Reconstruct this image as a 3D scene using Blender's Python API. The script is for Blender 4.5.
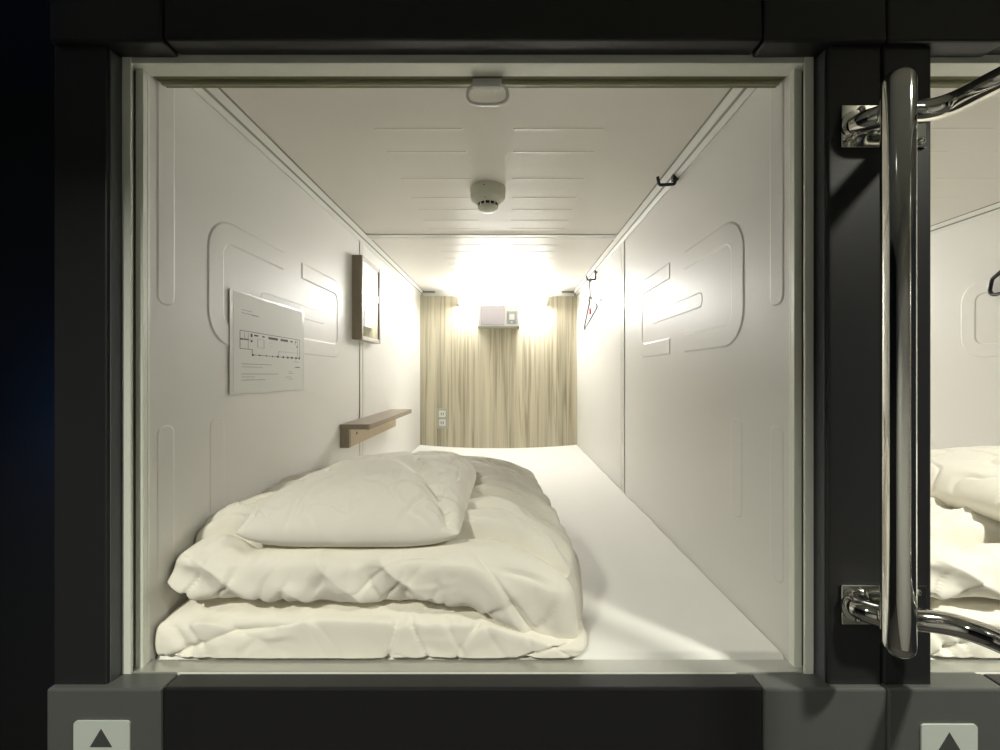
import bpy, bmesh, math, random
import numpy as np
from mathutils import Vector, Matrix, noise

for o in list(bpy.data.objects):
    bpy.data.objects.remove(o, do_unlink=True)
sc = bpy.context.scene
col = sc.collection
Z0 = 1.70            # height of the lens above the corridor floor; all z below are relative to it
F = 414.0

# ------------------------------------------------------------------ camera
cam_d = bpy.data.cameras.new('camera')
cam = bpy.data.objects.new('camera', cam_d); col.objects.link(cam)
cam_d.sensor_width = 36.0
cam_d.lens = 36.0 * F / 1000.0
cam_d.shift_x = -0.008
cam_d.clip_start = 0.01
cam.location = (0, 0, Z0)
cam.rotation_euler = (math.pi / 2, 0, 0)
sc.camera = cam

# ------------------------------------------------------------------ world, exposure
w = bpy.data.worlds.new('world'); sc.world = w; w.use_nodes = True
w.node_tree.nodes['Background'].inputs[0].default_value = (0.75, 0.8, 0.85, 1)
w.node_tree.nodes['Background'].inputs[1].default_value = 0.02
sc.view_settings.view_transform = 'Standard'
sc.view_settings.look = 'None'
sc.view_settings.exposure = 0.27
sc.view_settings.gamma = 1.0
sc.view_settings.use_curve_mapping = False

LAMP_EMIT = 122.0
def light(name, kind, loc, energy, color, size=0.1, rot=(0, 0, 0), size_y=None, spread=None):
    d = bpy.data.lights.new(name, kind); d.energy = energy; d.color = color
    if kind == 'AREA':
        d.size = size
        if size_y: d.shape = 'RECTANGLE'; d.size_y = size_y
        else: d.shape = 'DISK'
        if spread: d.spread = spread
    else:
        d.shadow_soft_size = size
    o = bpy.data.objects.new(name, d); col.objects.link(o)
    o.location = (loc[0], loc[1], loc[2] + Z0); o.rotation_euler = rot
    return o
# corridor ceiling lamps, behind and above the lens (their fittings are built below)
SPOTS = [(1.15, -0.10, 0.86), (-0.75, -0.45, 0.86)]
light('corridor_lamp_light', 'AREA', (SPOTS[0][0], SPOTS[0][1], 0.835), 19.0, (1.0, 0.99, 0.86), 0.09, spread=2.2)
light('corridor_lamp_light', 'AREA', (SPOTS[1][0], SPOTS[1][1], 0.835), 19.0, (1.0, 0.99, 0.86), 0.09, spread=2.2)
# added blue fill without a fitting, for the faint glow left of the bunk
light('recess_blue_fill', 'POINT', (-1.22, 1.0, -0.15), 1.4, (0.15, 0.4, 1.0), 0.03)

# ------------------------------------------------------------------ materials
def mat(name, color, rough=0.5, metal=0.0, coat=0.0, emit=None, estr=0.0, noise_amt=0.0, noise_scale=20.0,
        bump=0.0, bump_scale=200.0, spec=0.5, trans=0.0, ior=1.45, sheen=0.0):
    m = bpy.data.materials.new(name); m.use_nodes = True
    nt = m.node_tree; b = nt.nodes['Principled BSDF']
    b.inputs['Base Color'].default_value = (*color, 1)
    b.inputs['Roughness'].default_value = rough
    b.inputs['Metallic'].default_value = metal
    b.inputs['Coat Weight'].default_value = coat
    b.inputs['Coat Roughness'].default_value = 0.1
    b.inputs['Specular IOR Level'].default_value = spec
    b.inputs['Transmission Weight'].default_value = trans
    b.inputs['IOR'].default_value = ior
    b.inputs['Sheen Weight'].default_value = sheen
    if emit:
        b.inputs['Emission Color'].default_value = (*emit, 1)
        b.inputs['Emission Strength'].default_value = estr
    if noise_amt > 0 or bump > 0:
        tc = nt.nodes.new('ShaderNodeTexCoord')
    if noise_amt > 0:
        n = nt.nodes.new('ShaderNodeTexNoise'); n.inputs['Scale'].default_value = noise_scale
        n.inputs['Detail'].default_value = 4
        nt.links.new(tc.outputs['Object'], n.inputs['Vector'])
        r = nt.nodes.new('ShaderNodeMixRGB'); r.blend_type = 'MIX'
        r.inputs[1].default_value = (*[c * (1 - noise_amt) for c in color], 1)
        r.inputs[2].default_value = (*[min(1, c * (1 + noise_amt)) for c in color], 1)
        nt.links.new(n.outputs['Fac'], r.inputs[0]); nt.links.new(r.outputs[0], b.inputs['Base Color'])
    if bump > 0:
        n2 = nt.nodes.new('ShaderNodeTexNoise'); n2.inputs['Scale'].default_value = bump_scale
        n2.inputs['Detail'].default_value = 3
        nt.links.new(tc.outputs['Object'], n2.inputs['Vector'])
        bp = nt.nodes.new('ShaderNodeBump'); bp.inputs['Strength'].default_value = bump
        bp.inputs['Distance'].default_value = 0.002
        nt.links.new(n2.outputs['Fac'], bp.inputs['Height']); nt.links.new(bp.outputs[0], b.inputs['Normal'])
    return m

M = {}
M['panel'] = mat('moulded_panel', (0.735, 0.725, 0.685), 0.43, noise_amt=0.015, noise_scale=3, bump=0.05, bump_scale=60, spec=0.34)
M['ceil'] = mat('ceiling_panel', (0.75, 0.725, 0.67), 0.42, noise_amt=0.015, noise_scale=3, bump=0.05, bump_scale=60, spec=0.22)
M['trim'] = mat('white_profile', (0.68, 0.68, 0.63), 0.32, noise_amt=0.02, spec=0.5)
M['seam'] = mat('seam_grey', (0.22, 0.22, 0.20), 0.6, noise_amt=0.05)
M['alu'] = mat('painted_aluminium', (0.80, 0.82, 0.74), 0.32, metal=0.1, noise_amt=0.03)
M['alu_shade'] = mat('channel_shade', (0.16, 0.16, 0.15), 0.4, metal=0.3, noise_amt=0.05)  # shade of the jamb groove put into a darker colour
M['sill'] = mat('brushed_sill', (0.55, 0.56, 0.52), 0.28, metal=0.7, noise_amt=0.04, bump=0.05)
M['black'] = mat('black_lacquer', (0.012, 0.012, 0.013), 0.30, noise_amt=0.1, bump=0.04, bump_scale=40)
M['charcoal'] = mat('charcoal_post', (0.017, 0.017, 0.018), 0.36, noise_amt=0.08, bump=0.03)
M['grey'] = mat('dark_grey_block', (0.085, 0.09, 0.085), 0.33, noise_amt=0.06, bump=0.03)
M['slate'] = mat('slate_reveal', (0.095, 0.10, 0.11), 0.38, noise_amt=0.08)
M['olive'] = mat('olive_channel', (0.17, 0.165, 0.09), 0.45, noise_amt=0.05)
M['olive_l'] = mat('olive_bar', (0.36, 0.36, 0.23), 0.4, noise_amt=0.05)
M['chrome'] = mat('chrome', (0.78, 0.77, 0.74), 0.07, metal=1.0, noise_amt=0.02)
M['plate'] = mat('polished_plate', (0.62, 0.62, 0.56), 0.12, metal=1.0, noise_amt=0.03)
M['linen'] = mat('white_linen', (0.88, 0.845, 0.755), 0.85, noise_amt=0.01, bump=0.12, bump_scale=900, sheen=0.1, spec=0.2)
M['sheet'] = mat('white_sheet', (0.88, 0.87, 0.83), 0.85, noise_amt=0.01, bump=0.10, bump_scale=900, spec=0.2)
M['pillow'] = mat('pillow_cotton', (0.88, 0.845, 0.76), 0.8, noise_amt=0.01, bump=0.10, bump_scale=900, spec=0.2)
M['taupe'] = mat('taupe_wood', (0.27, 0.225, 0.17), 0.5, noise_amt=0.12, noise_scale=40)
M['tan'] = mat('lamp_lit_batten', (0.50, 0.41, 0.29), 0.5, noise_amt=0.08, noise_scale=30)  # batten side facing the lamp, its light put into the paler colour
M['mirror'] = mat('mirror_glass', (0.9, 0.92, 0.9), 0.02, metal=1.0)
M['frame_l'] = mat('mirror_front_edge', (0.50, 0.47, 0.40), 0.45, noise_amt=0.08, noise_scale=40)
M['paper'] = mat('paper', (0.68, 0.68, 0.64), 0.6, noise_amt=0.02)
M['film'] = mat('clear_film', (0.72, 0.72, 0.67), 0.25, noise_amt=0.02)
M['ink'] = mat('ink', (0.05, 0.05, 0.05), 0.7, noise_amt=0.02)
M['ink_l'] = mat('grey_ink', (0.30, 0.30, 0.29), 0.7, noise_amt=0.02)
M['det'] = mat('detector_plastic', (0.60, 0.60, 0.50), 0.5, noise_amt=0.02)
M['hole'] = mat('dark_opening', (0.01, 0.01, 0.01), 0.7, noise_amt=0.05)
M['blackp'] = mat('black_plastic', (0.015, 0.015, 0.015), 0.35, noise_amt=0.05)
M['wire'] = mat('hanger_wire', (0.16, 0.155, 0.145), 0.45, metal=0.0, noise_amt=0.05)
M['red'] = mat('red_tag', (0.75, 0.05, 0.03), 0.5, noise_amt=0.02)
M['whitep'] = mat('white_plastic', (0.75, 0.74, 0.72), 0.4, noise_amt=0.01)
M['lilac'] = mat('lilac_grey_panel', (0.50, 0.47, 0.50), 0.45, noise_amt=0.01)
M['switchg'] = mat('switch_grey', (0.32, 0.35, 0.33), 0.4, noise_amt=0.02)
M['outletg'] = mat('outlet_grey', (0.42, 0.43, 0.36), 0.4, noise_amt=0.02)
M['glow'] = mat('lamp_diffuser', (0.9, 0.9, 0.9), 0.5, emit=(1.0, 0.99, 0.965), estr=LAMP_EMIT, noise_amt=0.01)
M['spot'] = mat('downlight_glow', (0.9, 0.9, 0.9), 0.5, emit=(1.0, 0.95, 0.75), estr=3, noise_amt=0.01)
M['signw'] = mat('sign_white', (0.50, 0.54, 0.50), 0.45, noise_amt=0.02)
M['clear'] = mat('clear_plastic', (0.93, 0.93, 0.90), 0.12, trans=1.0, ior=1.15, noise_amt=0.01)
M['ring'] = mat('highlight_ring', (0.95, 0.95, 0.92), 0.12, trans=0.0, coat=1.0, ior=1.4, noise_amt=0.01)  # white highlights of the clear ring put into an opaque near-white
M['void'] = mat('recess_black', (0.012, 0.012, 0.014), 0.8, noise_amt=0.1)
M['cfloor'] = mat('corridor_carpet', (0.06, 0.055, 0.05), 0.9, noise_amt=0.3, noise_scale=120)
M['cwall'] = mat('corridor_wall', (0.60, 0.60, 0.55), 0.6, noise_amt=0.05, noise_scale=8)

def add_creases(name, scale, dist, strength):
    # cloth creases: stretched, distorted noise as surface relief
    nt = M[name].node_tree; N = nt.nodes.new; L = nt.links.new
    b = nt.nodes['Principled BSDF']
    tc = N('ShaderNodeTexCoord'); mp = N('ShaderNodeMapping'); mp.inputs['Scale'].default_value = scale
    n = N('ShaderNodeTexNoise'); n.inputs['Scale'].default_value = 1.0; n.inputs['Detail'].default_value = 3
    n.inputs['Distortion'].default_value = 1.2
    n.noise_type = 'RIDGED_MULTIFRACTAL' if 'RIDGED_MULTIFRACTAL' in n.bl_rna.properties['noise_type'].enum_items else 'FBM'
    L(tc.outputs['Object'], mp.inputs[0]); L(mp.outputs[0], n.inputs['Vector'])
    bp = N('ShaderNodeBump'); bp.inputs['Strength'].default_value = strength; bp.inputs['Distance'].default_value = dist
    old = b.inputs['Normal'].links[0].from_socket if b.inputs['Normal'].is_linked else None
    if old: L(old, bp.inputs['Normal'])
    L(n.outputs[0], bp.inputs['Height']); L(bp.outputs[0], b.inputs['Normal'])
add_creases('linen', (13, 16, 12), .009, .8)
add_creases('pillow', (9, 10, 9), .007, .6)

def wood_mat():
    m = bpy.data.materials.new('streaked_wood_laminate'); m.use_nodes = True
    nt = m.node_tree; b = nt.nodes['Principled BSDF']; N = nt.nodes.new; L = nt.links.new
    tc = N('ShaderNodeTexCoord')
    def streak(sx, sz, detail, dist=0.0):
        mp = N('ShaderNodeMapping'); mp.inputs['Scale'].default_value = (sx, 1, sz)
        n = N('ShaderNodeTexNoise'); n.inputs['Scale'].default_value = 1.0; n.inputs['Detail'].default_value = detail
        n.inputs['Distortion'].default_value = dist
        L(tc.outputs['Object'], mp.inputs[0]); L(mp.outputs[0], n.inputs['Vector']); return n
    n1 = streak(19, 0.5, 3, 0.3)
    r1 = N('ShaderNodeValToRGB')
    e = r1.color_ramp.elements
    e[0].position = 0.30; e[0].color = (0.28, 0.25, 0.18, 1)
    e[1].position = 0.66; e[1].color = (0.58, 0.54, 0.41, 1)
    x = e.new(0.46); x.color = (0.48, 0.44, 0.325, 1)
    L(n1.outputs['Fac'], r1.inputs[0])
    n2 = streak(55, 1.4, 3, 0.8)
    r2 = N('ShaderNodeValToRGB'); e = r2.color_ramp.elements
    e[0].position = 0.36; e[0].color = (0.62, 0.59, 0.52, 1); e[1].position = 0.5; e[1].color = (1, 1, 1, 1)
    L(n2.outputs['Fac'], r2.inputs[0])
    mx = N('ShaderNodeMixRGB'); mx.blend_type = 'MULTIPLY'; mx.inputs[0].default_value = 0.9
    L(r1.outputs[0], mx.inputs[1]); L(r2.outputs[0], mx.inputs[2]); L(mx.outputs[0], b.inputs['Base Color'])
    b.inputs['Roughness'].default_value = 0.45
    return m
M['wood'] = wood_mat()

# ------------------------------------------------------------------ helpers
def fillet(pts, r, n=8):
    P = [Vector(p) for p in pts]; out = [P[0]]
    for i in range(1, len(P) - 1):
        a = (P[i - 1] - P[i]).normalized(); b = (P[i + 1] - P[i]).normalized()
        ang = a.angle(b); d = r / math.tan(ang / 2)
        c = P[i] + (a + b).normalized() * (r / math.sin(ang / 2))
        s = P[i] + a * d - c; e = P[i] + b * d - c
        for k in range(n + 1):
            out.append(c + s.lerp(e, k / n).normalized() * r)
    out.append(P[-1]); return out

def new_bm(): return bmesh.new()
def box(bm, x0, x1, y0, y1, z0, z1, bev=0.0, seg=2):
    vs = [bm.verts.new((x, y, z)) for x in (x0, x1) for y in (y0, y1) for z in (z0, z1)]
    fs = [(0, 1, 3, 2), (4, 6, 7, 5), (0, 4, 5, 1), (2, 3, 7, 6), (0, 2, 6, 4), (1, 5, 7, 3)]
    faces = [bm.faces.new([vs[i] for i in f]) for f in fs]
    if bev > 0:
        ed = list({e for f in faces for e in f.edges})
        bmesh.ops.bevel(bm, geom=ed, offset=bev, segments=seg, affect='EDGES', profile=0.5)
    return bm
def tube(bm, pts, r, n=16, caps=True, closed=False, flat=None):
    pts = [Vector(p) for p in pts]; rings = []
    L = len(pts); up = None
    for i, p in enumerate(pts):
        if closed: t = (pts[(i + 1) % L] - pts[i - 1]).normalized()
        elif i == 0: t = (pts[1] - p).normalized()
        elif i == L - 1: t = (p - pts[-2]).normalized()
        else: t = (pts[i + 1] - pts[i - 1]).normalized()
        if up is None:
            up = Vector((0, 0, 1)) if abs(t.z) < 0.9 else Vector((1, 0, 0))
        up = (up - t * up.dot(t)).normalized(); s = t.cross(up)
        rr = r[i] if isinstance(r, (list, tuple)) else r
        rings.append([bm.verts.new(p + (up * math.cos(a) + s * math.sin(a)) * rr) for a in [2 * math.pi * k / n for k in range(n)]])
    for i in range(L if closed else L - 1):
        a, b = rings[i], rings[(i + 1) % L]
        for k in range(n):
            bm.faces.new((a[k], a[(k + 1) % n], b[(k + 1) % n], b[k]))
    if caps and not closed:
        bm.faces.new(rings[0][::-1]); bm.faces.new(rings[-1])
    return bm
def lathe(bm, prof, cx, cy, n=48):
    rings = []
    for r, z in prof:
        if r < 1e-6: rings.append([bm.verts.new((cx, cy, z))])
        else: rings.append([bm.verts.new((cx + r * math.cos(2 * math.pi * k / n), cy + r * math.sin(2 * math.pi * k / n), z)) for k in range(n)])
    for a, b in zip(rings, rings[1:]):
        for k in range(n):
            q = [a[k % len(a)], a[(k + 1) % n % len(a)], b[(k + 1) % n % len(b)], b[k % len(b)]]
            u = []
            for v in q:
                if v not in u: u.append(v)
            if len(u) > 2: bm.faces.new(u)
    return bm
def extrude_poly(bm, pts, y0, y1):
    """polygon in x-z, extruded along y"""
    a = [bm.verts.new((x, y0, z)) for x, z in pts]; b = [bm.verts.new((x, y1, z)) for x, z in pts]
    n = len(pts)
    bm.faces.new(a[::-1]); bm.faces.new(b)
    for i in range(n): bm.faces.new((a[i], a[(i + 1) % n], b[(i + 1) % n], b[i]))
    return bm
def smooth_path(pts, n=8):
    P = [Vector(p) for p in pts]; out = []
    for i in range(len(P) - 1):
        p0 = P[max(i - 1, 0)]; p1 = P[i]; p2 = P[i + 1]; p3 = P[min(i + 2, len(P) - 1)]
        for k in range(n):
            t = k / n
            out.append(0.5 * ((2 * p1) + (p2 - p0) * t + (2 * p0 - 5 * p1 + 4 * p2 - p3) * t * t + (3 * p1 - p0 - 3 * p2 + p3) * t ** 3))
    out.append(P[-1]); return out
def obj(name, bm, m, parent=None, base=None, smooth=False, sharp=None):
    """one mesh object; vertices are in place coordinates, stored relative to the thing's base"""
    bmesh.ops.recalc_face_normals(bm, faces=bm.faces)
    me = bpy.data.meshes.new(name); 
    off = Vector(parent['_b']) if parent is not None else Vector(base or (0, 0, 0))
    bmesh.ops.translate(bm, verts=bm.verts, vec=-off)
    bm.to_mesh(me); bm.free()
    mats = m if isinstance(m, (list, tuple)) else [m]
    for q in mats: me.materials.append(M[q])
    if smooth:
        for p in me.polygons: p.use_smooth = True
        if sharp is not None:
            me.set_sharp_from_angle(angle=math.radians(sharp))
    o = bpy.data.objects.new(name, me); col.objects.link(o)
    if parent is not None:
        o.parent = parent; o['_b'] = list(off)
    else:
        o.location = (off.x, off.y, off.z + Z0); o['_b'] = list(off)
    return o
def thing(name, label, cat, base, group=None):
    o = bpy.data.objects.new(name, None); col.objects.link(o); o.empty_display_size = 0.05
    o.location = (base[0], base[1], base[2] + Z0); o['_b'] = list(base)
    return tag(o, label, cat, group)
def tag(o, label, cat, group=None):
    o['label'] = label; o['category'] = cat
    if group: o['group'] = group
    return o
def struct(name, bm, m, label=None, **k):
    o = obj(name, bm, m, **k); o['kind'] = 'structure'
    if label: o['label'] = label; o['category'] = name.split('_')[0]
    return o

# ------------------------------------------------------------------ the capsule shell
XL, XR = -0.560, 0.440
YF, YM, YB = 0.640, 1.588, 2.637
ZC, ZM = 0.530, -0.446
ZW = 0.507           # where the cove meets the wall
ZLOW = -0.56

def rounded(pts, r, n=6):
    out = []
    L = len(pts)
    for i in range(L):
        p = Vector(pts[i]); a = Vector(pts[i - 1]) - p; b = Vector(pts[(i + 1) % L]) - p
        rr = min(r[i] if isinstance(r, (list, tuple)) else r, a.length * .49, b.length * .49)
        a.normalize(); b.normalize()
        s = p + a * rr; e = p + b * rr
        for k in range(n + 1):
            t = k / n
            out.append(s.lerp(p, t).lerp(p.lerp(e, t), t))
    return out
def raised(bm, poly, to3, h=0.0016, inset=0.0045):
    """a raised moulded field: outline on the wall, chamfer, flat top; poly is 2-D and rounded already"""
    n = len(poly); area = sum(poly[i - 1].x * poly[i].y - poly[i].x * poly[i - 1].y for i in range(n))
    sgn = 1 if area > 0 else -1
    ins = []
    for i in range(n):
        a = poly[i] - poly[i - 1]; b = poly[(i + 1) % n] - poly[i]
        if a.length < 1e-7: a = b
        if b.length < 1e-7: b = a
        nn = (Vector((-a.y, a.x)).normalized() + Vector((-b.y, b.x)).normalized())
        if nn.length < 1e-6: nn = Vector((-a.y, a.x))
        ins.append(poly[i] + nn.normalized() * inset * sgn)
    v0 = [bm.verts.new(to3(p, -0.0005)) for p in poly]; v1 = [bm.verts.new(to3(p, h)) for p in ins]
    for i in range(n):
        bm.faces.new((v0[i], v0[(i + 1) % n], v1[(i + 1) % n], v1[i]))
    bm.faces.new(v1)
def strip(bm, path, wd, to3, h=0.0016, ch=0.005):
    """raised band of width wd along a 2-D path, with sloping shoulders"""
    rows = []
    for i, p in enumerate(path):
        t = (path[min(i + 1, len(path) - 1)] - path[max(i - 1, 0)]).normalized(); n = Vector((-t.y, t.x))
        rows.append([bm.verts.new(to3(p + n * o, k)) for o, k in ((-wd / 2, -.0004), (-wd / 2 + ch, h), (wd / 2 - ch, h), (wd / 2, -.0004))])
    for a, b in zip(rows, rows[1:]):
        for k in range(3): bm.faces.new((a[k], a[k + 1], b[k + 1], b[k]))
    for r, sgn in ((rows[0], -1), (rows[-1], 1)): bm.faces.new(r[::sgn])
def c_band(bm, to3, d0, d1, z0, z1, wdt, h=0.0016):
    q = wdt / 2 if d1 > d0 else -wdt / 2; e = wdt / 2
    P = fillet([(d1, z1 - e, 0), (d0 + q, z1 - e, 0), (d0 + q, z0 + e, 0), (d1, z0 + e, 0)], .046, 12)
    strip(bm, [Vector((p.x, p.y)) for p in P], wdt, to3, h)
def pill(d0, d1, z0, z1):
    r = abs(d1 - d0) * .49
    return rounded([(d0, z0), (d1, z0), (d1, z1), (d0, z1)], r, 8)
def emboss_wall(bm, x, sgn):
    to3 = lambda p, h: (x + sgn * h, p[0], p[1])
    c_band(bm, to3, 0.769, 1.03, 0.055, 0.308, 0.048)
    c_band(bm, to3, 1.40, 1.125, 0.055, 0.308, 0.048)
    raised(bm, pill(0.934, 1.267, 0.152, 0.192), to3, h=0.0008)
    raised(bm, pill(0.658, 0.697, 0.112, 0.495), to3, h=0.0010)
    raised(bm, pill(0.775, 0.820, -0.275, -0.08), to3, h=0.0005)
    raised(bm, pill(0.658, 0.697, -0.34, -0.08), to3, h=0.0005)
def side_wall(name, x, sgn, label):
    bm = new_bm(); t = 0.018
    x1 = x - sgn * t
    a, b = min(x, x1), max(x, x1)
    box(bm, a, b, YF, YM - 0.0305, ZLOW, ZW + .03)
    box(bm, a, b, YM + 0.0305, YB + .02, ZLOW, ZW + .03)
    emboss_wall(bm, x, sgn)
    return struct(name, bm, 'panel', label, base=(x, 1.6, ZLOW))
side_wall('wall_left', XL, 1, 'glossy off-white moulded panel wall on the left of the capsule')
side_wall('wall_right', XR, -1, 'glossy off-white moulded panel wall on the right of the capsule')
bm = box(new_bm(), XL + .0005, XR - .0005, YB, YB + 0.018, ZLOW, ZC)
struct('wall_back', bm, 'wood', 'streaked pale wood laminate end wall of the capsule', base=(0, YB, ZLOW))

def ceiling_panels(name, x0, x1, label):
    bm = new_bm()
    box(bm, x0 - .02, x1 + .02, YF, YM - 0.0305, ZC, ZC + .018)
    box(bm, x0 - .02, x1 + .02, YM + 0.0305, YB + .02, ZC, ZC + .018)
    to3 = lambda p, h: (p[0], p[1], ZC - h)
    xc = (x0 + x1) / 2 + .02
    for d in (.892, .984, 1.12, 1.24, 1.33, 1.42, 1.50, 1.69, 1.78, 1.88, 1.98, 2.08, 2.2, 2.32, 2.44):
        raised(bm, pill2(xc - .25, xc - .055, d), to3, h=0.0007, inset=.0045)
        raised(bm, pill2(xc + .05, xc + .25, d), to3, h=0.0007, inset=.0045)
    return struct(name, bm, 'ceil', label, base=(xc, 1.6, ZC))
def pill2(a, b, d, w=.006):
    return rounded([(a, d - w), (b, d - w), (b, d + w), (a, d + w)], w * .9, 4)
ceiling_panels('ceiling', XL, XR, 'glossy cream panel ceiling of the capsule with shallow moulded ribs')

# joints and coves
TN = [0]
def trim(bm, m, label, base, smooth=False):
    TN[0] += 1
    return struct('trim_%d' % TN[0], bm, m, label, base=base, smooth=smooth)
def joint_wall(x, sgn, label):
    bm = new_bm()
    box(bm, min(x - sgn * .012, x - sgn * .003), max(x - sgn * .012, x - sgn * .003), YM - .0305, YM + .0305, ZLOW, ZW + .01)
    for s in (-1, 1):
        box(bm, min(x, x + sgn * .003), max(x, x + sgn * .003), YM + s * .0150 - .0136, YM + s * .0150 + .0136, ZLOW, ZW + .002, .001)
    return trim(bm, 'trim', label, (x, YM, ZLOW))
joint_wall(XL, 1, 'white vertical joint strip on the left wall behind the mirror')
joint_wall(XR, -1, 'white vertical joint strip on the right wall beside the wire hanger')
bm = new_bm()
for s in (-1, 1):
    box(bm, XL + .02, XR - .02, YM + s * .0150 - .0136, YM + s * .0150 + .0136, ZC - .003, ZC, .001)
box(bm, XL, XR, YM - .0305, YM + .0305, ZC + .003, ZC + .012)
trim(bm, 'trim', 'white joint strip running across the ceiling', (0, YM, ZC))
def cove(x, sgn, label):
    # two white beads with dark gaps, sloping between wall and ceiling
    bm = new_bm()
    def P(u, v): return (x + sgn * u, v)
    base = [P(0, ZW), P(.0035, ZW - .001), P(.011, ZW + .0075), P(.0095, ZW + .009), P(.0125, ZW + .012),
            P(.014, ZW + .0105), P(.0255, ZC - .003), P(.026, ZC), P(0, ZC)]
    extrude_poly(bm, base, YF + .002, YB - .001)
    o = trim(bm, 'trim', label, (x, 1.6, ZC))
    bm = new_bm()
    extrude_poly(bm, [P(.0100, ZW + .0082), P(.0117, ZW + .0068), P(.0152, ZW + .0103), P(.0135, ZW + .0118)], YF + .002, YB - .001)
    extrude_poly(bm, [P(.026, ZC - .0022), P(.0295, ZC - .0006), P(.0295, ZC), P(.026, ZC)], YF + .002, YB - .001)
    g = obj('groove', bm, 'seam', parent=o)
    return o
cove(XL, 1, 'white double-beaded cove moulding along the top of the left wall')
cove(XR, -1, 'white double-beaded cove moulding along the top of the right wall')
bm = new_bm(); box(bm, XL + .02, XR - .02, YB - .012, YB, ZC - .028, ZC - .020, .001); box(bm, XL + .02, XR - .02, YB - .016, YB, ZC - .020, ZC)
o = trim(bm, 'trim', 'white moulding along the top of the wood end wall', (0, YB, ZC))
for x0, x1 in ((XL + .022, XL + .10), (XR - .10, XR - .022)):
    obj('corner_clip', box(new_bm(), x0, x1, YB - .035, YB - .016, ZC - .012, ZC - .002, .002), 'seam', parent=o)

# ------------------------------------------------------------------ openings' frames
def opening_frame(xl, xr, label):
    """white aluminium surround: jamb, jamb, head, sill. xl,xr = wall planes"""
    t = thing('opening_frame', label, 'frame', ((xl + xr) / 2, .63, ZM - .03))
    for x, s in ((xl, 1), (xr, -1)):
        bm = new_bm()
        def bx(u0, u1, y0, y1, bev=.0006):
            a, b = x + s * u0, x + s * u1
            box(bm, min(a, b), max(a, b), y0, y1, ZM - .002, ZC - .05, bev)
        bx(-.0165, -.0035, .618, .622); bx(-.0165, -.0145, .622, .655)
        bx(-.0085, .003, .632, .6395)
        bx(-.0165, .003, .6395, .644)
        obj('jamb', bm, 'alu', parent=t)
        bm = new_bm(); a, b = x + s * -.0143, x + s * -.0087
        box(bm, min(a, b), max(a, b), .636, .6392, ZM, ZC - .055)
        obj('groove_shade', bm, 'alu_shade', parent=t)  # dark strip standing in for the shade inside the jamb groove
    bm = new_bm()
    box(bm, xl - .016, xr + .016, .620, .648, .467, ZC + .02, .001)
    box(bm, xl + .0, xr - .0, .675, .690, .482, ZC - .001, .001)
    obj('head', bm, 'alu', parent=t)
    bm = new_bm()
    box(bm, xl - .012, xr + .012, .621, .650, ZM - .03, ZM, .0015)
    obj('sill', bm, 'sill', parent=t)
    bm = new_bm(); box(bm, xl + .065, xr - .098, .6185, .6212, ZM - .006, ZM + .0005, .0008)
    obj('lit_sill_lip', bm, 'trim', parent=t)  # lit front edge of the sill, put in as a whiter lip
    return t
opening_frame(XL, XR, 'pale aluminium frame around the opening of the central sleeping capsule')

# roller blind drawn up into the head
t = thing('roller_blind', 'rolled-up olive blind in the head of the central capsule with clear pull tab', 'blind', (-.06, .66, .46))
bm = new_bm(); box(bm, XL + .004, XR - .004, .648, .675, .468, .500); obj('channel', bm, 'olive', parent=t)
bm = new_bm(); tube(bm, [(XL + .008, .6615, .467), (XR - .008, .6615, .467)], .0045, 12); obj('bottom_bar', bm, 'olive_l', parent=t, smooth=True)
bm = new_bm()
cx, cz, y = -.032, .441, .655
pts = []
for k in range(48):
    a = 2 * math.pi * k / 48
    c, s = math.cos(a), math.sin(a)
    pts.append((cx + .031 * math.copysign(abs(c) ** .62, c), y - .004 + .004 * s, cz + .0185 * math.copysign(abs(s) ** .8, s)))
tube(bm, pts, .0026, 10, closed=True)
obj('pull_ring', bm, 'ring', parent=t, smooth=True)
bm = new_bm()
vs = [bm.verts.new((p[0] * .97 + cx * .03, y - .0005, cz + (p[2] - cz) * .97)) for p in pts]
vb = [bm.verts.new((v.co.x, y + .0008, v.co.z)) for v in vs]
bm.faces.new(vs); bm.faces.new(vb[::-1])
for i in range(48): bm.faces.new((vs[i], vb[i], vb[(i + 1) % 48], vs[(i + 1) % 48]))
o = obj('pull_tab', bm, 'clear', parent=t); o['label'] = 'clear plastic pull tab'
bm = new_bm(); box(bm, cx - .023, cx + .021, y - .004, y + .006, .4545, .4605, .001); box(bm, cx - .024, cx + .022, y - .002, y + .01, .4605, .470)
obj('clip', bm, 'whitep', parent=t)

# ------------------------------------------------------------------ dark bunk frame
t = thing('bunk_frame', 'black and charcoal metal front frame with posts and beams around the capsules', 'frame', (0, .6, -Z0))
YP = .597; YK = .588
def part_box(name, m, *a, bev=.003, parent=t):
    return obj(name, box(new_bm(), *a, bev), m, parent=parent)
part_box('post', 'charcoal', -.656, -.578, YP, .70, -Z0, .80)
part_box('post', 'charcoal', .4605, .5385, YP, .70, -Z0, .80)
part_box('post', 'charcoal', .5415, .6110, YP, .70, -Z0, .80)
part_box('reveal', 'slate', -.578, -.5765, YP + .004, .640, ZM, .472, bev=0)
part_box('reveal', 'slate', .459, .4605, YP + .004, .640, ZM, .472, bev=0)
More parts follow.
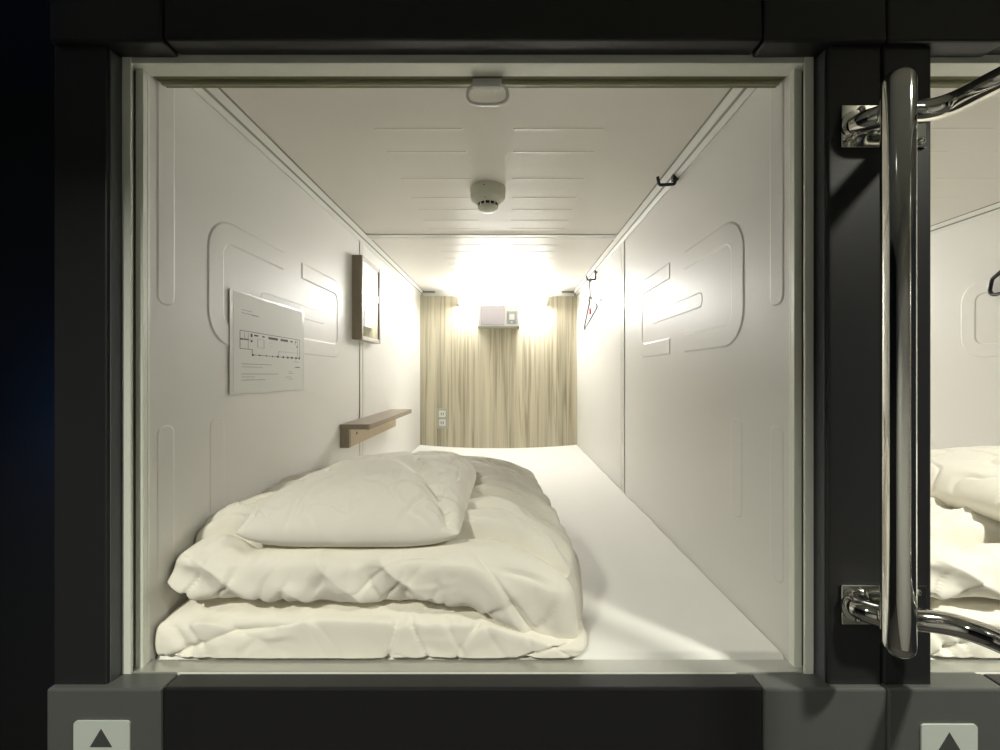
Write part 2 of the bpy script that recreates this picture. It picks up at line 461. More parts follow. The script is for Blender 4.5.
# beams
part_box('beam', 'black', -.4915, .3635, .590, .6205, -.90, ZM - .0005)
part_box('beam', 'black', -.4915, .3635, .590, .6200, .478, .80)
part_box('beam', 'black', .7090, 1.45, .590, .6205, -.90, ZM - .0005)
part_box('beam', 'black', .7090, 1.45, .590, .6200, .478, .80)
part_box('corner_block', 'grey', -.656, -.4925, YK, .6208, -.90, ZM - .0002)
part_box('corner_block', 'grey', .3645, .5385, YK, .6208, -.90, ZM - .0002)
part_box('corner_block', 'grey', .5400, .7080, YK, .6208, -.90, ZM - .0002)
part_box('corner_block', 'charcoal', -.652, -.4925, YK, .6195, .474, .80)
part_box('corner_block', 'charcoal', .3645, .5385, YK, .6195, .474, .80)
part_box('corner_block', 'charcoal', .5400, .7080, YK, .6195, .474, .80)

# arrow signs
def sign(x0, x1, ztop, label):
    s = thing('arrow_sign', label, 'sign', ((x0 + x1) / 2, YK, ztop - .105), 'white arrow signs on the bunk frame')
    bm = new_bm()
    pl = rounded([(x0, ztop - .105), (x1, ztop - .105), (x1, ztop), (x0, ztop)], .006, 6)
    a = [bm.verts.new((p.x, YK - .0022, p.y)) for p in pl]; b = [bm.verts.new((p.x, YK, p.y)) for p in pl]
    bm.faces.new(a); bm.faces.new(b[::-1])
    for i in range(len(pl)): bm.faces.new((a[i], b[i], b[(i + 1) % len(pl)], a[(i + 1) % len(pl)]))
    obj('plate', bm, 'signw', parent=s)
    cx = (x0 + x1) / 2 - .0005
    bm = new_bm()
    tr = [(cx - .0155, ztop - .0360), (cx + .0155, ztop - .0360), (cx, ztop - .0105)]
    a = [bm.verts.new((p[0], YK - .0029, p[1])) for p in tr]; b = [bm.verts.new((p[0], YK - .0021, p[1])) for p in tr]
    bm.faces.new(a); bm.faces.new(b[::-1])
    for i in range(3): bm.faces.new((a[i], b[i], b[(i + 1) % 3], a[(i + 1) % 3]))
    o = obj('arrow', bm, 'ink', parent=s); o['label'] = 'black upward triangle'
def px(u, d): return (u - 508) * d / F
sign(px(75, YK), px(131, YK), -(720 - 375) * YK / F, 'white sign with black up triangle on the left corner block')
sign(px(920, YK), px(976, YK), -(723.5 - 375) * YK / F, 'white sign with black up triangle at the lower right beneath the grab rail')

# ------------------------------------------------------------------ grab rail
t = thing('grab_rail', 'polished chrome grab rail with vertical bar and curved arms on the right posts', 'rail', (.50, .59, -.37))
R = .0178; yv = .533; xv = .502
zt, zb = .356, -.332
za, zz = .393, -.362
pts = []; rad = []
for k in range(8):
    a = math.pi / 2 * k / 8; pts.append((xv, yv, za - R * (1 - math.cos(a)))); rad.append(max(.001, R * math.sin(a)))
for k in range(13): pts.append((xv, yv, za - R + (zz - za + 2 * R) * k / 12)); rad.append(R)
for k in range(7, -1, -1):
    a = math.pi / 2 * k / 8; pts.append((xv, yv, zz + R * (1 - math.cos(a)))); rad.append(max(.001, R * math.sin(a)))
obj('vertical_bar', tube(new_bm(), pts, rad, 32), 'chrome', parent=t, smooth=True)
pts = smooth_path([(.497, YP - .004, zt), (.504, .578, zt), (.527, .563, zt), (.560, .560, zt), (.583, .545, zt + .001), (.594, .505, zt + .001), (.604, .455, zt), (.615, .40, zt - .01), (.625, .355, zt - .04),
                   (.628, .34, zt - .10), (.628, .34, 0), (.628, .34, zb + .10), (.625, .355, zb + .03), (.625, .40, zb + .005), (.622, .470, zb), (.613, .520, zb), (.592, .550, zb), (.560, .562, zb), (.527, .565, zb), (.504, .580, zb), (.497, YP - .004, zb)], 8)
obj('curved_arm', tube(new_bm(), pts, .0145, 24), 'chrome', parent=t, smooth=True, sharp=60)
for z0, z1 in ((zt - .030, zt + .031), (zb - .026, zb + .030)):
    p = obj('mounting_plate', box(new_bm(), .4785, .6000, YP - .004, YP, z0, z1, .001), 'plate', parent=t)
    zc = (z0 + z1) / 2
    for bx_, bz in ((.499, z0 + .009), (.590, z0 + .009), (.499, z1 - .008), (.578, z1 - .008)):
        bm = new_bm()
        bmesh.ops.create_uvsphere(bm, u_segments=16, v_segments=8, radius=.0052, matrix=Matrix.Translation((bx_ + (.006 if bz > zc else 0), YP - .005, bz)))
        obj('bolt_head', bm, 'chrome', parent=p, smooth=True)
    bm = new_bm()
    tube(bm, [(.497, YP - .007, zc), (.497, YP - .004, zc)], .021, 28)
    obj('flange', bm, 'chrome', parent=p, smooth=True, sharp=40)

# ------------------------------------------------------------------ mattress
def vnoise(x, y, z=0.0): return noise.noise(Vector((x, y, z)))
def mattress(x0, x1, label, seed=0, group=None):
    t = thing('mattress', label, 'mattress', ((x0 + x1) / 2, 1.6, ZLOW), group)
    bm = new_bm(); box(bm, x0 + .004, x1 - .004, .653, YB - .004, ZLOW, ZM - .03, .012, 3)
    obj('core', bm, 'sheet', parent=t, smooth=True, sharp=50)
    nx, ny = 120, 220
    bm = new_bm(); V = []
    for j in range(ny + 1):
        row = []
        y = .6505 + (YB - .003 - .6505) * j / ny
        for i in range(nx + 1):
            u = i / nx; x = x0 + .003 + (x1 - x0 - .006) * u
            dip = -.022 * (1 - (2 * u - 1) ** 2) * max(0, (y - .9) / 1.75) ** 1.3
            edge = .005 * max(0, 1 - (x1 - x) / .03) * vnoise(y * 9, seed, 1) * min(1, max(0, (y - .7) * 3))
            z = ZM + .002 + dip + edge + .0015 * vnoise(x * 4, y * 4, seed) * min(1, (y - .65) * 5)
            z += .0018 * max(0, 1 - abs(x - (x1 - .06) - .25 * (y - 1.3)) / .012) * max(0, 1 - abs(y - 1.33) / .08)
            if j == 0: z = ZM - .012
            row.append(bm.verts.new((x, y, z)))
        V.append(row)
    for j in range(ny):
        for i in range(nx):
            bm.faces.new((V[j][i], V[j][i + 1], V[j + 1][i + 1], V[j + 1][i]))
    # hem turning down at every side
    ring = [V[0][i] for i in range(nx + 1)] + [V[j][nx] for j in range(1, ny + 1)] + [V[ny][i] for i in range(nx - 1, -1, -1)] + [V[j][0] for j in range(ny - 1, 0, -1)]
    low = [bm.verts.new((v.co.x, v.co.y, ZM - .05)) for v in ring]
    for i in range(len(ring)): bm.faces.new((ring[i], low[i], low[(i + 1) % len(ring)], ring[(i + 1) % len(ring)]))
    obj('fitted_sheet', bm, 'sheet', parent=t, smooth=True, sharp=60)
    return t
mattress(XL, XR, 'flat mattress under a smooth white sheet in the central capsule')

# ------------------------------------------------------------------ duvet and pillow
def sstep(a, b, x):
    t = max(0.0, min(1.0, (x - a) / (b - a))); return t * t * (3 - 2 * t)
def cube_sphere(n):
    dirs = {}; faces = []
    def key(v): return tuple(round(c, 6) for c in v)
    idx = {}; pts = []
    for ax in range(3):
        for s in (-1, 1):
            g = []
            for i in range(n + 1):
                r = []
                for j in range(n + 1):
                    a = math.tan((-1 + 2 * i / n) * math.pi / 4); b = math.tan((-1 + 2 * j / n) * math.pi / 4)
                    v = [0, 0, 0]; v[ax] = s; v[(ax + 1) % 3] = a; v[(ax + 2) % 3] = b
                    k = key(v)
                    if k not in idx: idx[k] = len(pts); pts.append(v)
                    r.append(idx[k])
                g.append(r)
            for i in range(n):
                for j in range(n):
                    q = (g[i][j], g[i + 1][j], g[i + 1][j + 1], g[i][j + 1])
                    faces.append(q if s > 0 else q[::-1])
    return pts, faces
CS = cube_sphere(200)
def puff(bm, c, h, nh, nv, disp):
    """quilted slab: superquadric, displaced by disp(x,y,z,n) and returned in place"""
    pts, faces = CS
    pos = []
    for d in pts:
        v = [d[0], d[1], d[2]]
        g = (abs(v[0]) ** nh + abs(v[1]) ** nh) ** (nv / nh) + abs(v[2]) ** nv
        r = 1 / g ** (1 / nv)
        X, Y, Z = v[0] * r, v[1] * r, v[2] * r
        # gradient normal
        s = max(abs(X) ** nh + abs(Y) ** nh, 1e-9)
        gx = nv * s ** (nv / nh - 1) * abs(X) ** (nh - 1) * math.copysign(1, X) / h[0]
        gy = nv * s ** (nv / nh - 1) * abs(Y) ** (nh - 1) * math.copysign(1, Y) / h[1]
        gz = nv * abs(Z) ** (nv - 1) * math.copysign(1, Z) / h[2]
        n = Vector((gx, gy, gz)).normalized()
        p = Vector((c[0] + X * h[0], c[1] + Y * h[1], c[2] + Z * h[2]))
        pos.append(disp(p, n))
    vs = [bm.verts.new(p) for p in pos]
    for f in faces: bm.faces.new([vs[i] for i in f])
    return bm
def ridged(x, y, z):
    return 1 - 2 * abs(noise.noise(Vector((x, y, z))))
ZD = ZM + .004
def crease(x, y, z, k=7.0):
    # narrow valley lines along the zero set of a smooth noise
    return max(0.0, 1 - abs(noise.noise(Vector((x, y, z)))) * k) ** 1.6
def keep(q):
    # the bedding stays inside the opening and off the wall
    if q.y < .650: q.y = .650 - .005 * (1 - math.exp(-(.650 - q.y) / .008))
    if q.x < -.552: q.x = -.552 - .0065 * (1 - math.exp(-(-.552 - q.x) / .008))
    return q
def duvet(dx, label, group, seed=0.0, mirror=1, dyo=0.0):
    t = thing('folded_duvet', label, 'duvet', (-.22 + dx, .95, ZM), group)
    bm = new_bm()
    def lower(p, n):
        x, y, z = p
        sx = x + seed
        front = sstep(-.2, -.8, n.y)
        amp = .010 * vnoise(sx * 5, y * 5, z * 6 + 3) - .004 * front
        side = sstep(.3, .9, n.x)
        # vertical gathers from the upper seam
        amp += front * (.010 * ridged(sx * 9 + 4 * z, 2.7, z * 6 + 4) + .0045 * ridged(sx * 26 + 8 * z, 1.1, z * 14))
        amp += side * .004 * ridged(y * 20, 5.0, z * 10)
        amp -= front * (.010 * crease(sx * 7 - 6 * z, 2.2, z * 5 + 7, 8) + .006 * crease(sx * 18 + 12 * z, 5.4, z * 8, 6))
        q = p + n * amp
        sq = 1 - .72 * sstep(-.08, .13, x)                       # flattened below the drooping corner
        q.z = ZD + max(0, (q.z - ZD)) * sq if q.z > ZD else ZD
        return keep(q)
    puff(bm, (-.2250, .982, -.421), (.352, .338, .049), 16, 4.6, lower)
    lo = obj('lower_fold', bm, 'linen', parent=None, base=(-.22, .95, ZM), smooth=True)
    bm = new_bm()
    def upper(p, n):
        x, y, z = p
        sx = x + seed
        top = sstep(.35, .9, n.z); front = sstep(-.15, -.8, n.y); side = sstep(.3, .9, n.x)
        amp = .015 * vnoise(sx * 4.2, y * 4.2, z * 5 + 9) - .006 * front
        back = sstep(.70, .76, y)
        # long gathers running across the top behind the first quilting seam
        bend = .10 * sstep(-.05, .14, x) ** 2
        yy = y + bend + .02 * vnoise(sx * 5, y * 3, 4)
        gath = max(top, side * .8) * back * (1 - .35 * sstep(1.1, 1.25, y))
        amp += gath * (.019 * ridged(sx * 2.2, yy * 17, 3.3) + .0100 * ridged(sx * 3.2 + 3, yy * 36, 7.7) + .0065 * ridged(sx * 5, yy * 70, 2.2))
        amp -= gath * (.016 * crease(sx * 2.6, yy * 21 + .7 * vnoise(sx * 9, y * 9, 1), 3.1) + .009 * crease(sx * 4 + 2, yy * 40 + sx * 3, 8.3, 5))
        low = sstep(-.27, -.36, z)
        amp -= front * (.010 * crease(sx * 6 + 5 * z, 1.7, z * 4 + 2, 9) * (.3 + .7 * low) + .006 * crease(sx * 17 - 9 * z, 4.4, z * 9, 6) * low)
        amp -= top * (1 - back) * .006 * crease(sx * 5, y * 14, 6.6, 7)
        # quilting seam
        ys = .722 - .02 * sstep(.0, .12, x)
        amp -= max(top, side * .6) * .030 * math.exp(-((y - ys) / .009) ** 2)
        amp += top * (.007 * sstep(-.50, -.38, x) * math.exp(-((y - ys - .034) / .024) ** 2) - .004 * math.exp(-((y - ys + .02) / .02) ** 2))
        # front roll: broad folds, gathers rising from the underside
        amp += front * (.013 * ridged(sx * 8 + 3 * z + 1.3 * vnoise(sx * 3, z * 9, 0), 6.1, z * 6) + .0045 * ridged(sx * 26 - 6 * z, 3.2, z * 14) * sstep(-.27, -.37, z))
        q = p + n * amp
        # right front corner droops over the lower fold
        fr = 1 - .45 * sstep(.70, 1.2, y)
        dr = .100 * sstep(-.09, .125, x) * fr
        wt = .38 + .62 * sstep(-.28, -.37, z)
        q.z -= dr * wt
        q.x += .014 * sstep(-.30, -.38, z) * sstep(0, .1, x) * fr
        q.x -= .030 * sstep(.72, .98, y) * sstep(-.05, .10, x)
        # turned-up corner at the left, beside the pillow
        q.z += .020 * math.exp(-(((x + .50) / .045) ** 2 + ((y - .74) / .06) ** 2)) * top
        q.z -= .012 * math.exp(-(((x + .43) / .02) ** 2 + ((y - .72) / .05) ** 2)) * top
        # hollow under the pillow
        q.z -= .010 * top * sstep(-.45, -.40, x) * sstep(-.03, -.09, x) * sstep(.68, .74, y) * sstep(1.1, 1.0, y)
        q.z = max(q.z, ZD)
        return keep(q)
    puff(bm, (-.2250, .990, -.325), (.344, .338, .065), 12, 3.4, upper)
    up = obj('upper_fold', bm, 'linen', parent=None, base=(-.22, .95, ZM), smooth=True)
    for o in (lo, up):
        o.parent = t; o.location = (0, 0, 0)
    if dyo: t.location.y += dyo
    return t
duvet(0, 'thick white duvet folded in two layers beneath the pillow in the central capsule', 'folded duvets', 0.0)

def pillow_mesh(bm, c, hx, hy, ht, hb, seed=0):
    n = 130
    def pt(i, j, side):
        u = -1 + 2 * i / n; v = -1 + 2 * j / n
        # denser near edges
        u = math.sin(u * math.pi / 2) * .45 + u * .55; v = math.sin(v * math.pi / 2) * .45 + v * .55
        prof = max(0, (1 - abs(u) ** 4.5)) ** .60 * max(0, (1 - abs(v) ** 4.0)) ** .60
        cr = 1 - .045 * (u * v) ** 4; x = hx * cr * u * (1 - .03 * (1 - v * v)); y = hy * cr * v * (1 - .02 * (1 - u * u))
        z = 0
        if side > 0:
            z = ht * prof
            f = prof
            z += f * (.010 * vnoise(u * 1.7 + seed, v * 1.7, 1))
            # crest fold sweeping from the middle to the front right corner
            cu = .25 + .42 * (-v) ; 
            dd = (u - .42) * .80 + (v + .25) * .62
            z -= min(1, f * 2) * .020 * math.exp(-(dd / .12) ** 2) * sstep(.0, .4, u) * sstep(.3, -.3, v)
            z += f * .014 * math.exp(-(((u * .35 + v + .30)) / .13) ** 2) * sstep(-.7, -.1, u) * sstep(.75, .2, u)
            # fine pulls toward the right edge and corners
            z += min(1, f * 2.5) * (.006 * ridged(u * 2.5 + 2 * v, v * 7 + 1.5 * u + seed, 2) * sstep(.3, 1, u) + .004 * ridged(u * 5 - v * 3, v * 3, 5 + seed) * sstep(.4, 1, abs(v)))
            g = min(1, f * 2.5)
            z -= g * .009 * crease(u * 2.2 + v * 1.2, v * 3.6 - u * 1.4 + seed, 3.9, 8) * sstep(-.3, .5, abs(u - .1) + .3 * v)
            z -= g * .0065 * crease(u * 5 + v * 4, v * 6 - u * 5, 1.9, 6) * sstep(.35, .9, u)
            z -= g * .0065 * crease(u * 3, v * 8 + u * 3, 5.5, 6) * sstep(-.45, -.95, v)
            z += g * .0022 * ridged(u * 2, v * 9 + u * 2, 8) * sstep(-.2, -.8, v)
        elif side < 0:
            z = -hb * prof
        # corners lift a little
        z += .008 * (abs(u) ** 4 * abs(v) ** 4)
        return Vector((c[0] + x, c[1] + y, c[2] + z))
    T = [[bm.verts.new(pt(i, j, 1)) for j in range(n + 1)] for i in range(n + 1)]
    B = [[T[i][j] if i in (0, n) or j in (0, n) else bm.verts.new(pt(i, j, -1)) for j in range(n + 1)] for i in range(n + 1)]
    for i in range(n):
        for j in range(n):
            bm.faces.new((T[i][j], T[i + 1][j], T[i + 1][j + 1], T[i][j + 1]))
            q = [B[i][j], B[i][j + 1], B[i + 1][j + 1], B[i + 1][j]]
            try: bm.faces.new(q)
            except ValueError: pass
    return bm
def shear_pillow(bm, c):
    pass
PC = (-.262, .856, -.250)
bm = pillow_mesh(new_bm(), PC, .190, .192, .080, .040)
for v in bm.verts:      # front edge sags over the front roll of the duvet
    f = sstep(.74, .67, v.co.y)
    v.co.z -= .016 * f
    # left edge thinner and lower
    k = sstep(-.18, -.46, v.co.x)
    v.co.z -= (v.co.z - (PC[2])) * .30 * k if v.co.z > PC[2] else 0
    v.co.x += .012 * sstep(-.1, -.08, v.co.x) * 0
p = obj('pillow', bm, 'pillow', base=(PC[0], PC[1], PC[2] - .02), smooth=True)
tag(p, 'plump white pillow lying on the folded duvet in the central capsule', 'pillow', 'white pillows')

# ------------------------------------------------------------------ end wall fittings
def capsule_lamp(dx, label, group=None):
    t = thing('wall_lamp', label, 'lamp', (-.05 + dx, YB, .297), group)
    bm = new_bm()
    box(bm, -.184 + dx, .070 + dx, 2.535, YB, .297, .432, .004)
    obj('housing', bm, 'whitep', parent=t)
    obj('base_edge', box(new_bm(), -.190 + dx, .074 + dx, 2.532, YB, .2945, .2985, .001), 'outletg', parent=t)
    o = obj('front_panel', box(new_bm(), -.166 + dx, -.022 + dx, 2.531, 2.536, .304, .424, .002), 'lilac', parent=t)
    o['label'] = 'lilac-grey front panel'
    s = obj('switch_plate', box(new_bm(), -.008 + dx, .053 + dx, 2.530, 2.536, .312, .390, .002), 'switchg', parent=t)
    obj('switch_button', box(new_bm(), .006 + dx, .039 + dx, 2.525, 2.531, .336, .372, .002), 'whitep', parent=s)
    obj('indicator', box(new_bm(), .016 + dx, .028 + dx, 2.528, 2.531, .318, .327, .001), 'whitep', parent=s)
    bm = new_bm(); tube(bm, [(-.30 + dx, 2.572, .464), (.235 + dx, 2.572, .464)], .022, 24)
    o = obj('light_tube', bm, 'glow', parent=t, smooth=True, sharp=60); o['label'] = 'glowing white light tube'
    for x in (-.312, .235):
        obj('tube_holder', box(new_bm(), x + dx, x + .012 + dx, 2.546, YB, .438, .490, .003), 'whitep', parent=t)
    return t
capsule_lamp(0, 'glowing white lamp box with switch high on the wood end wall', 'capsule wall lamps')

t = thing('power_outlet', 'small pale double power outlet low on the left of the wood end wall', 'outlet', (-.417, YB, -.34))
obj('cover_plate', box(new_bm(), -.452, -.383, YB - .006, YB, -.340, -.212, .002), 'outletg', parent=t)
for z0 in (-.328, -.272):
    s = obj('socket', box(new_bm(), -.438, -.397, YB - .009, YB - .005, z0 + .004, z0 + .046, .003), 'whitep', parent=t)
    bm = new_bm()
    for x in (-.424, -.411):
        obj('slot', box(new_bm(), x - .0018, x + .0018, YB - .0098, YB - .0085, z0 + .016, z0 + .034), 'hole', parent=s)

# ------------------------------------------------------------------ mirror
t = thing('wall_mirror', 'rectangular taupe framed mirror on the left wall', 'mirror', (XL, 1.59, .128))
xa, xb, y0, y1, z0, z1 = XL, -.524, 1.486, 1.700, .128, .432
for n_, a in (('near', (y0, y0 + .012, z0, z1)), ('far', (y1 - .012, y1, z0, z1))):
    obj('frame_side', box(new_bm(), xa, xb, *a, .001), 'taupe', parent=t)
for a in ((y0 + .012, y1 - .012, z0, z0 + .014), (y0 + .012, y1 - .012, z1 - .014, z1)):
    obj('frame_rail', box(new_bm(), xa, xb, *a, .001), 'frame_l', parent=t)
obj('glass', box(new_bm(), xa + .004, xb - .004, y0 + .012, y1 - .012, z0 + .014, z1 - .014), 'mirror', parent=t)

# ------------------------------------------------------------------ shelf
t = thing('wall_shelf', 'narrow wooden ledge shelf on a batten fixed to the left wall', 'shelf', (XL, 1.7, -.24))
bm = new_bm()
P = rounded([(XL + .001, 1.375), (-.460, 1.375), (-.460, 1.985), (XL + .001, 1.985)], [.001, .012, .012, .001], 6)
a = [bm.verts.new((p.x, p.y, -.164)) for p in P]; b = [bm.verts.new((p.x, p.y, -.181)) for p in P]
bm.faces.new(a); bm.faces.new(b[::-1])
for i in range(len(P)): bm.faces.new((a[i], b[i], b[(i + 1) % len(P)], a[(i + 1) % len(P)]))
obj('shelf_board', bm, 'taupe', parent=t)
b = obj('batten', box(new_bm(), XL + .001, -.530, 1.395, 1.96, -.243, -.181, .002), 'tan', parent=t)
b['label'] = 'wood batten with lamplight put into its pale side'
bm = new_bm(); box(bm, XL + .001, -.5295, 1.378, 1.396, -.243, -.181, .001); obj('shaded_end', bm, 'taupe', parent=t)  # near end of the batten, its shade put in as darker taupe
for y, z in ((1.45, -.203), (1.565, -.203), (1.60, -.203), (1.90, -.190)):
    bm = new_bm(); tube(bm, [(-.531, y, z), (-.5275, y, z)], .005, 14)
    obj('screw', bm, 'wire', parent=b, smooth=True, sharp=50)

# ------------------------------------------------------------------ evacuation plan
t = thing('floor_plan_notice', 'white paper floor plan notice in clear film taped on the left wall', 'notice', (XL, .98, -.04))
py0, py1, pz0, pz1 = .829, 1.131, -.040, .174
obj('film', box(new_bm(), XL + .0018, XL + .0030, py0, py1, pz0, pz1, .0004), 'film', parent=t)
pp = obj('sheet', box(new_bm(), XL + .0028, XL + .0034, py0 + .010, py1 - .012, pz0 + .004, pz1 - .004), 'paper', parent=t)
W_, H_ = py1 - py0, pz1 - pz0
def ink(bm, u0, u1, v0, v1):   # u right 0..1, v down 0..1
    box(bm, XL + .0033, XL + .0037, py0 + u0 * W_, py0 + u1 * W_, pz1 - v1 * H_, pz1 - v0 * H_)
bm = new_bm()
th = .006
for a in [(.10, .92, .375, .380), (.10, .104, .375, .555), (.10, .24, .552, .557), (.235, .24, .552, .610), (.235, .92, .605, .610), (.917, .92, .375, .61)]:
    ink(bm, *a)
for a in [(.44, .57, .40, .425), (.61, .72, .40, .425), (.26, .31, .40, .415), (.36, .39, .40, .415), (.76, .80, .405, .42), (.84, .86, .405, .42),
          (.12, .20, .455, .465), (.22, .24, .395, .43), (.22, .24, .46, .48), (.10, .13, .455, .468),
          (.235, .255, .60, .62), (.32, .335, .60, .615), (.41, .42, .60, .615), (.49, .50, .60, .618), (.56, .58, .595, .62), (.64, .66, .595, .62), (.71, .73, .595, .62),
          (.77, .80, .595, .618), (.84, .87, .595, .618), (.90, .92, .59, .62), (.86, .875, .46, .475), (.84, .92, .715, .725)]:
    ink(bm, *a)
obj('plan_lines', bm, 'ink', parent=pp)
bm = new_bm()
for a in [(.15, .154, .39, .45), (.19, .194, .39, .55), (.10, .24, .45, .453), (.30, .304, .44, .53), (.38, .384, .44, .53), (.30, .384, .44, .443), (.30, .384, .528, .531),
          (.58, .90, .545, .548), (.58, .584, .545, .60), (.46, .50, .50, .503), (.12, .24, .17, .175), (.12, .30, .20, .206), (.24, .32, .205, .211),
          (.12, .48, .70, .706), (.12, .36, .73, .735), (.12, .58, .80, .806), (.12, .27, .83, .835), (.12, .40, .86, .866),
          (.74, .78, .77, .776), (.74, .80, .79, .796), (.68, .78, .835, .841), (.74, .80, .86, .866), (.82, .90, .65, .656), (.84, .86, .63, .634),
          (.84, .844, .39, .45), (.88, .884, .39, .60), (.45, .50, .46, .463)]:
    ink(bm, *a)
obj('fine_print', bm, 'ink_l', parent=pp)

# ------------------------------------------------------------------ smoke detector
dcx, dcy = -.057, 1.178
t = thing('smoke_detector', 'round cream smoke detector under the middle of the ceiling', 'smoke detector', (dcx, dcy, ZC))
obj('base', lathe(new_bm(), [(0, ZC), (.050, ZC), (.0505, ZC - .003), (.049, ZC - .024), (.0475, ZC - .032), (.031, ZC - .044), (0, ZC - .044)], dcx, dcy), 'det', parent=t, smooth=True, sharp=25)
obj('vent_ring', lathe(new_bm(), [(0, ZC - .043), (.0275, ZC - .043), (.026, ZC - .053), (0, ZC - .053)], dcx, dcy), 'hole', parent=t, smooth=True, sharp=30)
bm = new_bm()
for k in range(12):
    a = 2 * math.pi * (k + .5) / 12
    m4 = Matrix.Translation((dcx + .0275 * math.cos(a), dcy + .0275 * math.sin(a), ZC - .048)) @ Matrix.Rotation(a, 4, 'Z') @ Matrix.Diagonal((.004, .0035, .012, 1))
    bmesh.ops.create_cube(bm, size=1, matrix=m4)
obj('vent_rib', bm, 'det', parent=t)
obj('cap', lathe(new_bm(), [(0, ZC - .052), (.0285, ZC - .052), (.027, ZC - .058), (.019, ZC - .064), (0, ZC - .067)], dcx, dcy), 'det', parent=t, smooth=True, sharp=40)
bm = new_bm()
tube(bm, [(dcx - .008, dcy - .0494, ZC - .011), (dcx - .008, dcy - .0505, ZC - .011)], .0016, 10)
obj('screw_hole', bm, 'hole', parent=t); bm = new_bm()
tube(bm, [(dcx - .006, dcy - .040, ZC - .0405), (dcx - .006, dcy - .0415, ZC - .0412)], .0014, 10)
obj('indicator_hole', bm, 'hole', parent=t)

# ------------------------------------------------------------------ hooks and hangers
def hook(y, label, x=XR, s=-1, dp=.022):
    t = thing('coat_hook', label, 'hook', (x + s * .02, y, ZC - .02), 'black hooks clipped to the cove moulding')
    bm = new_bm(); xc = x + s * .008; zc = ZC - .014
    # clip on the moulding, drop, arm to the room side, upturned tip
    P = fillet([(xc + s * 0, y, zc + .006), (xc, y, zc - dp), (xc + s * .042, y - .004, zc - dp - .004), (xc + s * .046, y - .004, zc - dp + .017)], .006, 5)
    tube(bm, P, .0040, 12)
    obj('hook_arm', bm, 'blackp', parent=t, smooth=True, sharp=50)
    bm = new_bm(); box(bm, xc - .007, xc + .007, y - .008, y + .008, zc - .014, zc + .004, .0015)
    obj('clip', bm, 'blackp', parent=t)
    return t
hook(1.072, 'black hook on the right cove moulding nearer the capsule opening, empty')
hook(2.04, 'small black hook on the right cove moulding near the end wall holding the wire hanger', dp=.045)
xh, yh, zh = XR - .036, 2.038, ZC - .0575
def hanger(c, yaw, label, sc_=1.0, m='wire', r=.0026, tagged=True, tilt=0.0, group=None, w_=.19, neck=.10, drop=.10, fr=.007, eh=.016):
    """hanger hanging from c (inner top of its hook loop), plane turned by yaw"""
    t = thing('clothes_hanger', label, 'hanger', (c[0], c[1], c[2] - .2), group)
    ca, sa = math.cos(yaw), math.sin(yaw)
    def W(u, z, v=0): return (c[0] + (u * ca - v * sa) * sc_, c[1] + (u * sa + v * ca) * sc_, c[2] + (z + tilt * u) * sc_)
    pts = [W(.018 * math.cos(a) - 0.0, -.018 + .018 * math.sin(a)) for a in [math.radians(200 - 20 * k) for k in range(12)]]
    pts += [W(.004, -.045), W(0, -.06), W(0, -neck)]
    bm = new_bm(); tube(bm, pts, r * .8 * sc_, 10); obj('hook_wire', bm, m, parent=t, smooth=True)
    P = fillet([W(0, -neck), W(w_, -neck - drop), W(w_ + .01, -neck - drop - eh), W(-w_ - .01, -neck - drop - eh), W(-w_, -neck - drop), W(-.001, -neck)], fr * sc_, 5)
    bm = new_bm(); tube(bm, P, r * sc_, 10); obj('shoulder_frame', bm, m, parent=t, smooth=True)
    bm = new_bm(); tube(bm, [W(0, -neck + .012), W(0, -neck - .010)], r * 2.2 * sc_, 10); obj('neck_collar', bm, m, parent=t, smooth=True)
    if tagged:
        o = obj('tag', box(new_bm(), *sorted((W(0, 0)[0] - .005, W(0, 0)[0] + .005)), W(0, 0)[1] - .006, W(0, 0)[1] - .003, W(0, -neck - .075)[2], W(0, -neck - .045)[2], .001), 'red', parent=t)
        o['label'] = 'small red tag'
        bm = new_bm(); tube(bm, [W(0, -neck - .002), (c[0], c[1] - .0045, W(0, -neck - .047)[2])], .001, 6); obj('tag_string', bm, m, parent=t)
    return t
hanger((xh, yh, zh), math.radians(90), 'thin grey wire hanger with a red tag hanging by the right wall', 1.0, w_=.150, neck=.10, drop=.085, tilt=-.22, r=.0042)

# ------------------------------------------------------------------ the next capsule on the right
NL, NR = .634, 1.530
bm = new_bm(); box(bm, NL - .018, NL, YF, YB, ZLOW, ZW + .03); struct('wall_next_left', bm, 'panel', base=(NL, 1.6, ZLOW))
side_wall('wall_next_right', NR, -1, 'off-white moulded panel wall seen inside the neighbouring capsule')
bm = box(new_bm(), NL, NR, YB, YB + .018, ZLOW, ZC); struct('wall_next_back', bm, 'wood', base=(1.1, YB, ZLOW))
ceiling_panels('ceiling_next', NL, NR, 'cream ceiling of the neighbouring capsule')
cove(NR, -1, 'white cove moulding along the wall of the neighbouring capsule')
opening_frame(NL, NR, 'pale aluminium frame around the neighbouring capsule at the right edge')
t = thing('roller_blind', 'olive rolled-up blind in the head of the neighbouring capsule', 'blind', (1.08, .66, .46))
obj('channel', box(new_bm(), NL + .004, NR - .004, .648, .675, .468, .500), 'olive', parent=t)
obj('bottom_bar', tube(new_bm(), [(NL + .008, .6615, .467), (NR - .008, .6615, .467)], .0045, 12), 'olive_l', parent=t, smooth=True)
mattress(NL, NR, 'white sheeted mattress of the neighbouring capsule at the right edge', 5)
capsule_lamp(1.12, 'lamp box on the end wall of the neighbouring capsule', 'capsule wall lamps')

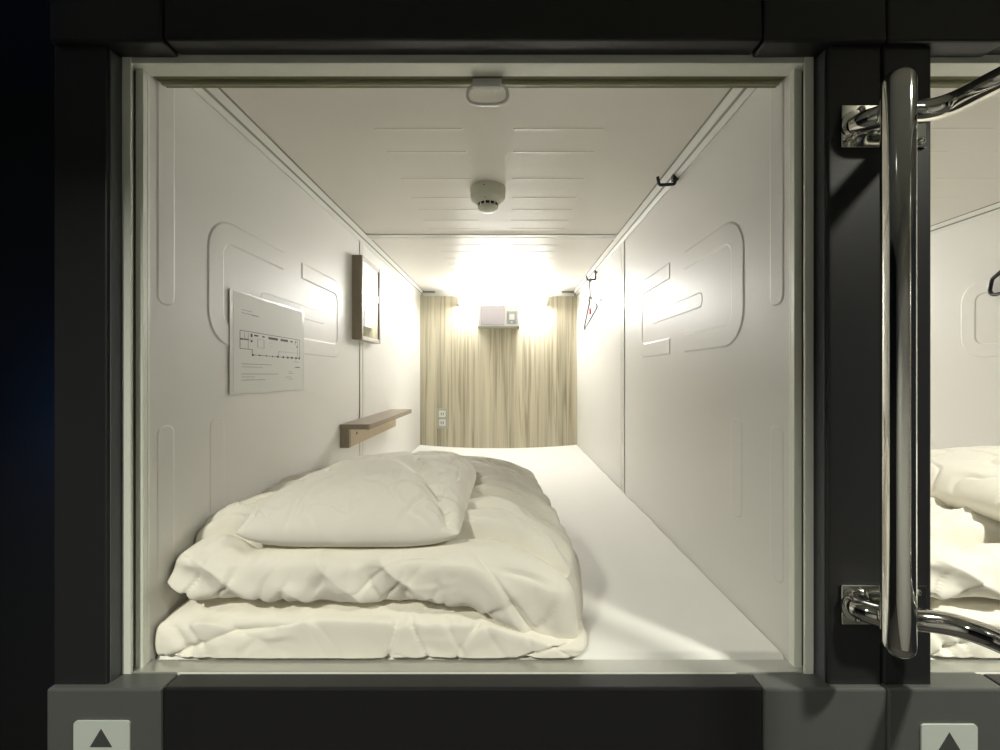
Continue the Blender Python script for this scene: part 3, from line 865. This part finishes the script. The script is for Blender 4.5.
def copy_tree(o, parent=None):
    c = o.copy(); col.objects.link(c); c.parent = parent
    for ch in list(o.children): copy_tree(ch, c)
    return c
dv = [o for o in bpy.data.objects if o.name == 'folded_duvet'][0]
d2 = copy_tree(dv); d2.location = (-.22 + 1.196, .95, ZM + Z0); d2.scale = (1, 1, 1)
d2['label'] = 'folded white duvet partly visible in the neighbouring capsule at the right edge'
p2 = p.copy(); col.objects.link(p2)
p2.location = (PC[0] + 1.30, PC[1] - .01, PC[2] - .02 + .012 + Z0)
p2['label'] = 'white pillow on the duvet of the neighbouring capsule at the right edge'
hk = hook(1.14, 'black hook holding the black hanger in the neighbouring capsule', NR, -1)
hanger((NR - .034, 1.138, ZC - .0400), math.radians(83), 'black plastic clothes hanger in the neighbouring capsule at the right edge', 1.0, m='blackp', r=.0055, tagged=False,
       w_=.16, neck=.09, drop=.10, fr=.017, eh=.05)

# ------------------------------------------------------------------ corridor around the lens
bm = box(new_bm(), -2.4, 2.6, -1.6, 1.6, -Z0 - .02, -Z0); struct('floor', bm, 'cfloor', 'dark corridor floor', base=(0, 0, -Z0))
bm = box(new_bm(), -2.4, 2.6, -1.6, 0.70, .86, .88); struct('ceiling_corridor', bm, 'cwall', base=(0, 0, .86))
bm = box(new_bm(), -2.4, 2.6, -1.62, -1.6, -Z0, .88); struct('wall_corridor', bm, 'cwall', base=(0, -1.6, -Z0))
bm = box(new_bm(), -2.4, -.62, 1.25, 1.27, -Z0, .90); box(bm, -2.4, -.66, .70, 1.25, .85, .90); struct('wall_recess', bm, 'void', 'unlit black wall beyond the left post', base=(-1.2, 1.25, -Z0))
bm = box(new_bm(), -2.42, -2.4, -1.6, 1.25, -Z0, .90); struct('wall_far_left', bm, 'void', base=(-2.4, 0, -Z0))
for i, (x, y, z) in enumerate(SPOTS):
    t = thing('ceiling_downlight', ('round corridor ceiling downlight on the right behind the lens', 'round corridor ceiling downlight on the left behind the lens')[i], 'lamp', (x, y, z), 'corridor downlights')
    obj('rim', lathe(new_bm(), [(.048, z), (.062, z), (.062, z - .006), (.048, z - .010), (.048, z)], x, y, 32), 'whitep', parent=t, smooth=True, sharp=30)
    obj('diffuser', lathe(new_bm(), [(0, z), (.047, z), (.047, z - .005), (0, z - .005)], x, y, 32), 'spot', parent=t)

for o in bpy.data.objects:
    if '_b' in o: del o['_b']
